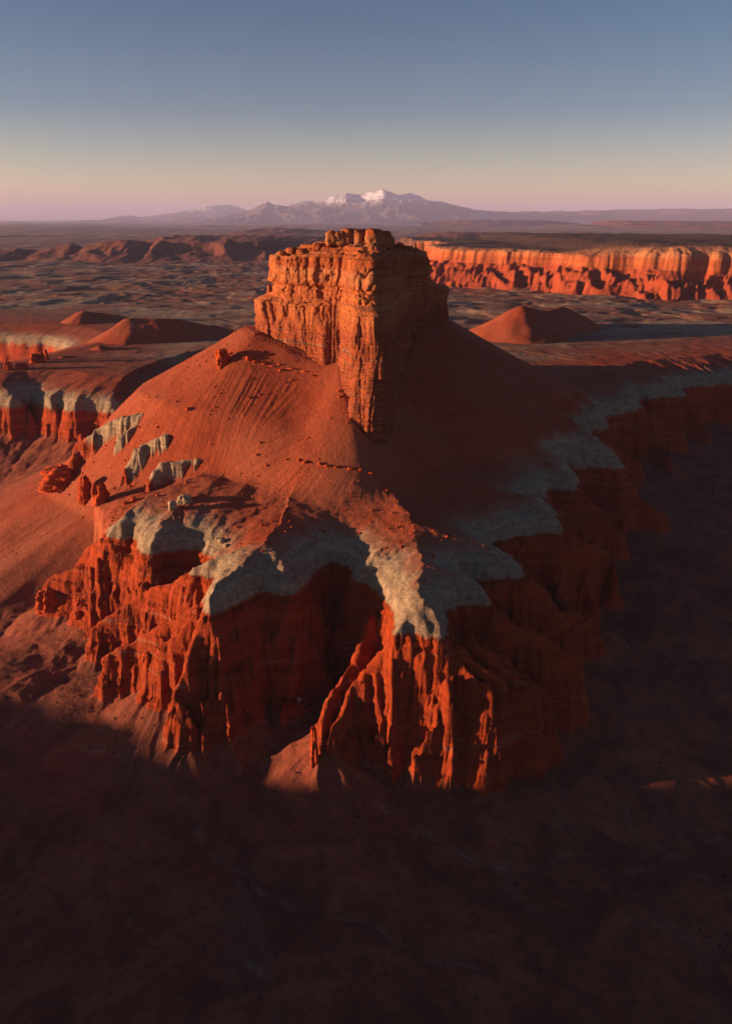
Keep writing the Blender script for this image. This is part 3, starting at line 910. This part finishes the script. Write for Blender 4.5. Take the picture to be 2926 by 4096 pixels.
# ---------------------------------------------------------------- far ridges and mesas
def far_material():
    m = Mat("far_rock")
    v1 = m.vec((1, 1, 1))
    col = m.mix(m.ramp(m.noise(m.vec((.002, .002, .05)), 1, 5, .65), [(.36, 0.0), (.64, 1.0)]), (.24, .075, .045), (.13, .045, .033))
    fine = m.noise(v1, .02, 7, .7)
    return m.done(col, m.bump(fine, 12, .7))


M_FAR = far_material()


def far_ridge(name, label, line, yy, wid, seed, flat=0.0, wl=120.0, na=260, nb=40, mat=None):
    """eroded ridge along a skyline read off the photo: (px, py) at distance yy"""
    pts = [at_y(a, b, yy) for a, b in line]
    xs = np.linspace(pts[0][0], pts[-1][0], na)
    zt = np.interp(xs, [p[0] for p in pts], [p[2] for p in pts])
    t = np.linspace(-1, 1, nb)
    T, Xg = np.meshgrid(t, xs, indexing='ij')
    Yg = yy + T * wid + wid * .5 * n2(Xg / (wl * 4), Xg * 0, seed)
    base = float(np.median(land(xs, xs * 0 + yy)[0])) if yy < 12000 else 60.0
    a = np.abs(T)
    prof = np.clip((1 - a) / (1 - flat + 1e-3), 0, 1) ** (.8 if flat > .3 else 1.15)
    spur = ridged(Xg / wl, Yg / (wl * 1.6), 3, seed + 2)
    Z = base - 8 + np.maximum(zt - base + 8, 2)[None, :] * prof * (1 - .55 * (1 - spur) * np.minimum(a * 3, 1) * (1 - flat)) + .03 * wl * fbm(Xg / wl * 3, Yg / wl * 3, 3, seed + 4) * prof
    o = mesh_obj(name, np.stack([Xg.ravel() - pts[0][0], Yg.ravel() - yy, Z.ravel() - base], 1), grid_faces(nb, na), mat or M_FAR)
    o.location = (pts[0][0], yy, base)
    return tag(o, label, kind="structure")


far_ridge("far_ridge", "dark red hummocky ridge across the left plain", [(0, 1003), (70, 992), (150, 1000), (220, 985), (290, 968), (330, 985), (400, 962), (520, 955), (600, 968), (640, 958), (720, 972), (830, 965), (915, 950), (960, 968), (1060, 960), (1200, 966), (1400, 985)], 2500, 240, 500, 0, 120)
far_ridge("mesa_bench", "dark flat bench behind the red hummocky ridge", [(560, 968), (700, 945), (730, 938), (1000, 940), (1300, 944), (1500, 950)], 3600, 420, 510, .5, 220)
far_ridge("mesa_bench", "broken pinkish mesa line left of the summit blocks", [(900, 936), (1010, 916), (1100, 910), (1200, 914), (1300, 922), (1420, 934)], 6500, 700, 520, .4, 320)
far_ridge("mesa_bench", "low dark mesa right of the summit blocks", [(1560, 966), (1640, 948), (1730, 932), (1800, 928), (1990, 930), (2050, 946), (2180, 958)], 4300, 420, 530, .5, 240)
far_ridge("mesa_bench", "thin dark mesa left near the horizon", [(0, 946), (60, 941), (130, 946), (180, 942), (240, 945), (340, 952)], 6000, 400, 540, .5, 300)
far_ridge("mesa_bench", "pale mesa strip near the right edge of the plain", [(1700, 886), (1800, 880), (2150, 880), (2300, 890)], 14000, 1500, 550, .5, 700)
far_ridge("mesa_bench", "long pink mesa strip at the right edge", [(2380, 900), (2450, 882), (2600, 884), (2926, 886), (3300, 890)], 11000, 1300, 560, .5, 600)
far_ridge("mesa_bench", "dark scrubby bench behind the orange escarpment", [(2000, 985), (2200, 972), (2400, 962), (2600, 968), (2926, 950), (3300, 950)], 2600, 500, 570, .6, 200)
far_ridge("plateau", "high blue plateau on the right horizon", [(1750, 862), (1900, 846), (2100, 845), (2350, 842), (2550, 838), (2700, 836), (2780, 830), (2926, 834), (3600, 830)], 27000, 6000, 580, .35, 2600)
far_ridge("plateau", "low blue swell along the left horizon", [(-900, 897), (-300, 893), (0, 889), (200, 888), (420, 880), (600, 884), (900, 872)], 30000, 5000, 590, .3, 2600)

# ---------------------------------------------------------------- snowy mountains
def snow_material(zs):
    m = Mat("mountain_slopes")
    v1 = m.vec((1, 1, 1))
    rock = m.mix(m.ramp(m.noise(v1, .002, 6, .6), [(.35, 0.0), (.65, 1.0)]), (.075, .06, .065), (.14, .105, .10))
    zz = m.math('ADD', m.z(), m.math('MULTIPLY', m.math('SUBTRACT', m.noise(v1, .003, 7, .65), .5), 420))
    sn = m.ramp(m.math('DIVIDE', m.math('SUBTRACT', zz, zs), 190, True), [(0.0, 0.0), (1.0, 1.0)])
    sn = m.math('MULTIPLY', sn, m.ramp(m.noise(v1, .0045, 6, .7, .5), [(.40, .15), (.52, 1.0)]))
    col = m.mix(sn, rock, (.66, .66, .70))
    return m.done(col, m.bump(m.noise(v1, .004, 7, .65), 60, .7))


def mountain(name, label, line, yy, dep, seed, zsnow, na=420, nb=150, wl=1500.):
    pts = [at_y(a, b, yy) for a, b in line]
    xs = np.linspace(pts[0][0], pts[-1][0], na)
    zt = np.interp(xs, [p[0] for p in pts], [p[2] for p in pts])
    t = np.linspace(-1, 1, nb)
    T, Xg = np.meshgrid(t, xs, indexing='ij')
    Yg = yy + T * dep
    a = np.abs(T + .12 * n2(Xg / wl, T, seed))
    prof = np.clip(1 - a, 0, 1) ** 1.35
    rd = ridged(Xg / wl + .25 * n2(Xg / wl, Yg / wl, seed + 9), Yg / (wl * 1.5), 5, seed + 1)
    H = np.maximum(zt - 40, 1)[None, :]
    Z = 40 + H * prof * (1 - .75 * (1 - rd) * np.minimum(a * 3.5, 1)) + H * .05 * (rd - .6) * prof
    o = mesh_obj(name, np.stack([Xg.ravel(), Yg.ravel() - yy, Z.ravel()], 1), grid_faces(nb, na), snow_material(zsnow))
    o.location = (0, yy, 0)
    return tag(o, label, kind="structure")


MT = [(820, 880), (930, 858), (1000, 838), (1035, 815), (1066, 802), (1095, 818), (1150, 824), (1200, 806), (1260, 800), (1310, 790), (1330, 780), (1385, 772), (1430, 776), (1480, 764),
      (1500, 762), (1528, 758), (1545, 765), (1590, 780), (1640, 772), (1680, 784), (1710, 800), (1770, 806), (1830, 822), (1900, 838), (2000, 848), (2200, 868), (2400, 885)]
mountain("mountain_range", "snow topped blue mountain range behind the butte", MT, 25000, 5200, 600, 580)
MT2 = [(380, 884), (440, 872), (520, 860), (560, 868), (640, 856), (700, 852), (760, 836), (800, 830), (830, 822), (900, 816), (950, 824), (985, 840), (1050, 866), (1150, 886)]
mountain("mountain_range", "faint distant snowy range to the left of the main one", MT2, 38000, 6000, 640, 480)

# ---------------------------------------------------------------- haze
hz = bpy.data.materials.new("haze_air"); hz.use_nodes = True
hz.node_tree.nodes.clear()
ho = hz.node_tree.nodes.new("ShaderNodeOutputMaterial")
hv = hz.node_tree.nodes.new("ShaderNodeVolumePrincipled")
hv.inputs["Density"].default_value = 3.2e-5
hv.inputs["Color"].default_value = (.53, .53, .90, 1)
hv.inputs["Anisotropy"].default_value = 0.0
hz.node_tree.links.new(hv.outputs[0], ho.inputs["Volume"])
bx = np.array([(sx_, sy_, sz_) for sx_ in (-62000, 62000) for sy_ in (-8000, 72000) for sz_ in (-150, 1150)], float)
haze = mesh_obj("haze", bx, np.array([[0, 1, 3, 2], [4, 6, 7, 5], [0, 4, 5, 1], [2, 3, 7, 6], [0, 2, 6, 4], [1, 5, 7, 3]]), hz, smooth=False)
tag(haze, "thin violet haze over the far desert", kind="stuff")


# ---------------------------------------------------------------- hoodoos, towers and boulders
def tower(name, label, cat, box, mat, seed, group=None, depth=1.0, taper=.35, dz=0.0):
    """weathered rock tower: box = photo pixels (left, top, right, bottom) of what shows of it; it stands where its foot meets the land"""
    x0, y0, x1, y1 = box
    g = hit((x0 + x1) / 2, y1)
    d = float(np.hypot(g[0], g[1])) and float(g[1])
    sc_ = (g[1] * CP + (CAM[2] - g[2]) * SP) / FOC
    wid = (x1 - x0) * sc_
    dep = wid * depth
    yc = g[1] + dep * .35
    top = at_y((x0 + x1) / 2, y0, yc)[2]
    H = max(top - g[2], wid * .4)
    na, nb = 44, 34
    th = np.linspace(0, 2 * np.pi, na, endpoint=False)
    t = np.concatenate([np.linspace(-.12, .93, nb - 5), [.97, .99, 1.0, 1.0, 1.0]])
    shrink = np.concatenate([np.ones(nb - 5), [.93, .8, .55, .25, .01]])
    T, A = np.meshgrid(t, th, indexing='ij')
    S = np.repeat(shrink[:, None], na, 1)
    ca, sa = np.cos(A), np.sin(A)
    sq = (np.abs(ca) ** 2.8 + np.abs(sa) ** 2.8) ** (-1 / 2.8)
    r = sq * (1.06 - taper * np.clip(T, 0, 1) ** 1.3)
    zz = T * H
    r = r * (1 + .16 * (1 - 2 * np.abs(n3(ca * 2.2 + seed, sa * 2.2, T * .8, seed))) + .16 * fbm3(ca * 1.4 + seed, sa * 1.4, T * 3, 3, seed + 5))
    r = r * (1 + .07 * np.sin(zz * 2.3 + seed) * np.sin(zz * .9 + 1) + .05 * n2(zz / .8, 0 * zz + seed, seed + 7))
    qn = n3(ca * 1.8 + seed, sa * 1.8, zz / 4.5, seed + 11) / .3
    r = r * (1 + .13 * (np.floor(qn) + sst(.35, .65, qn - np.floor(qn))) + .12 * n3(ca * 5 + seed, sa * 5, zz / 1.6, seed + 13) - .25 * np.exp(-(np.abs(n3(ca * 2.5, sa * 2.5 + seed, T * .6, seed + 15)) / .07) ** 2))
    x = ca * r * S * wid / 2
    y = sa * r * S * dep / 2
    z = zz + (T > .9) * S * 0 + H * .10 * fbm3(ca * 1.7, sa * 1.7, T * 0 + seed, 2, seed + 9) * np.clip(T, 0, 1) ** 3
    o = mesh_obj(name, np.stack([x.ravel(), y.ravel(), z.ravel()], 1), grid_faces(nb, na, True), mat)
    o.location = (g[0], yc, g[2] + dz)
    return tag(o, label, cat, group)


HG = "hoodoos on the left apron"
tower("rock_tower", "squat wide red rock tower standing alone on the left apron", "rock", (178, 1866, 316, 1958), M_RED, 1, None, .7, .22)
tower("hoodoo", "slim red hoodoo just right of the squat rock tower", "hoodoo", (320, 1908, 366, 2008), M_RED, 2, HG, .9, .45)
tower("hoodoo", "leaning red hoodoo farthest right of the pair by the squat tower", "hoodoo", (374, 1930, 424, 2014), M_RED, 3, HG, .9, .3)
tower("rock_tower", "dark rock stub high on the left talus below the butte", "rock", (868, 1398, 910, 1468), M_RED, 4, None, .9, .15)
tower("boulder", "small block right of the dark stub on the left talus", "boulder", (982, 1424, 1010, 1443), M_RED, 5, None, .9, .2)
tower("boulder", "small dark boulder below the slim hoodoos, upper of two", "boulder", (523, 1986, 544, 2007), M_RED, 6, None, 1, .3)
tower("boulder", "small dark boulder below the slim hoodoos, lower of two", "boulder", (492, 2005, 510, 2021), M_RED, 7, None, 1, .3)
tower("boulder", "pale rounded knob on the rim above the two left noses", "boulder", (676, 2005, 702, 2040), M_PALE, 8, None, 1, .25)
tower("boulder", "pale broken block to the right of the rounded knob", "boulder", (708, 1982, 764, 2014), M_PALE, 9, None, .8, .4)
tower("pinnacle", "thin lit red pinnacle at the foot of the front left spur", "pinnacle", (1244, 2913, 1270, 3060), M_RED, 10, None, 1.1, .35)
LG = "lit hoodoos in the far left canyon"
for i, (bx_, lab) in enumerate([((120, 1416, 152, 1452), "broad glowing red hoodoo in the far left canyon"), ((156, 1410, 178, 1448), "glowing red hoodoo second from the right in the far left canyon"),
        ((179, 1400, 193, 1440), "pale topped thin hoodoo rightmost in the far left canyon"), ((17, 1447, 42, 1480), "red hoodoo nearest the left edge of the photo"),
        ((64, 1452, 87, 1478), "low red hoodoo left of two on the canyon rim"), ((88, 1450, 109, 1475), "low red hoodoo right of two on the canyon rim")]):
    tower("hoodoo", lab, "hoodoo", bx_, M_RED, 20 + i, LG, 1, .4)
tower("rock_tower", "blocky red rock at the outer end of the left fins", "rock", (162, 2362, 226, 2448), M_RED, 31, None, .8, .2)
tower("rock_tower", "short red stump beside the blocky end rock", "rock", (152, 2398, 186, 2456), M_RED, 32, None, .8, .25)
tower("rock_tower", "red wall stub below the left fins facing the sun", "rock", (306, 2382, 352, 2440), M_RED, 33, None, 1.4, .2)
tower("hoodoo", "dark little hoodoo in front of the red wall stub", "hoodoo", (302, 2444, 322, 2476), M_RED, 34, None, 1, .3)
tower("pinnacle", "lit knob closing the short inner fin of the left spur", "pinnacle", (576, 2612, 612, 2690), M_RED, 35, None, 1, .35)

# rock ledges cropping out of the talus
k = 0
for (pa, pb, n) in [((1130, 1838), (1505, 1892), 9), ((1070, 1470), (1270, 1502), 5), ((900, 1408), (1090, 1470), 4), ((1590, 1790), (1700, 1815), 3)]:
    for i in range(n):
        t = (i + .5) / n
        rs = np.random.RandomState(900 + k)
        px = pa[0] + (pb[0] - pa[0]) * t + rs.uniform(-8, 8); py = pa[1] + (pb[1] - pa[1]) * t + rs.uniform(-6, 6)
        g = hit(px, py)
        w = rs.uniform(2.0, 4.2)
        o = block("ledge_rock", (w, rs.uniform(1.2, 2.2), rs.uniform(.7, 1.3)), M_RED, 70 + k, None, (g[0], g[1], g[2] - .35), rs.uniform(-.5, .5), 3.0, .2, 18, 10)
        where = ["ledge just below the prow", "ledge under the left butte wall", "ledge beside the dark stub", "shaded ledge right of the prow"][[9, 5, 4, 3].index(n)]
        nth = ["first", "second", "third", "fourth", "fifth", "sixth", "seventh", "eighth", "ninth"][i]
        tag(o, "low red rock, " + nth + " from the left in the " + where, "rock", "rocks in the " + where)
        k += 1
# fallen blocks
for i, (px, py, w, mt, lab) in enumerate([(885, 2172, 3.0, M_PALE, "largest pale fallen block at the head of the left hollow"), (905, 2190, 2.2, M_PALE, "flat pale fallen block at the head of the left hollow"),
        (868, 2160, 1.8, M_PALE, "small pale fallen block above the head of the left hollow"), (1195, 2812, 2.4, M_PALE, "pale fallen block on the floor of the dark hollow"),
        (1215, 2822, 1.7, M_PALE, "smaller pale fallen block beside the one in the dark hollow"), (752, 1646, 2.6, M_RED, "red boulder resting halfway down the left talus")]):
    g = hit(px, py)
    tag(block("boulder", (w, w * .8, w * .7), mt, 120 + i, None, (g[0], g[1], g[2] - .2), i, 2.6, .2, 20, 12), lab, "boulder")


def scatter(name, label, n, seed, smin_, smax_, mat, region, squash=.7, keep=None):
    rs = np.random.RandomState(seed)
    x = rs.uniform(region[0], region[1], n); y = rs.uniform(region[2], region[3], n)
    h, w, r, fl = land(x, y)
    m = keep(x, y, h, w, r, fl, rs) if keep else np.ones(n, bool)
    x, y, h = x[m], y[m], h[m]; n = len(x)
    D, F = sphere_grid(6, 5)
    sz = smin_ * (smax_ / smin_) ** (rs.rand(n) ** 2.2)
    V = D[None] * (1 + .35 * rs.uniform(-1, 1, (n, len(D), 1))) * sz[:, None, None] * np.array([1, 1, squash]) * .5
    V = V + np.stack([x, y, h + sz * squash * .2], 1)[:, None, :]
    FF = (F[None] + (np.arange(n) * len(D))[:, None, None]).reshape(-1, 4)
    return tag(mesh_obj(name, V.reshape(-1, 3), FF, mat, smooth=False), label, kind="stuff")


scatter("talus_stones", "loose red stones strewn over talus and aprons", 9000, 31, .35, 1.6, M_RED, (-200, 190, 150, 420), .7,
        lambda x, y, h, w, r, fl, rs: (r < .3) & (fl < .2) & (n2(x / 25, y / 25, 5) > rs.uniform(-.6, .6, len(x))))
sm = Mat("scrub_leaves"); sm.done(sm.mix(sm.ramp(sm.noise(sm.vec((1, 1, 1)), .8, 4), [(.35, 0.0), (.65, 1.0)]), (.045, .035, .02), (.028, .022, .016)))
scatter("desert_scrub", "sparse dark scrub dotted over the desert floor", 5000, 32, .4, 1.0, sm.m, (-330, 330, 108, 420), .75,
        lambda x, y, h, w, r, fl, rs: (fl > .4) & (n2(x / 40, y / 40, 6) > rs.uniform(-.7, .5, len(x))))
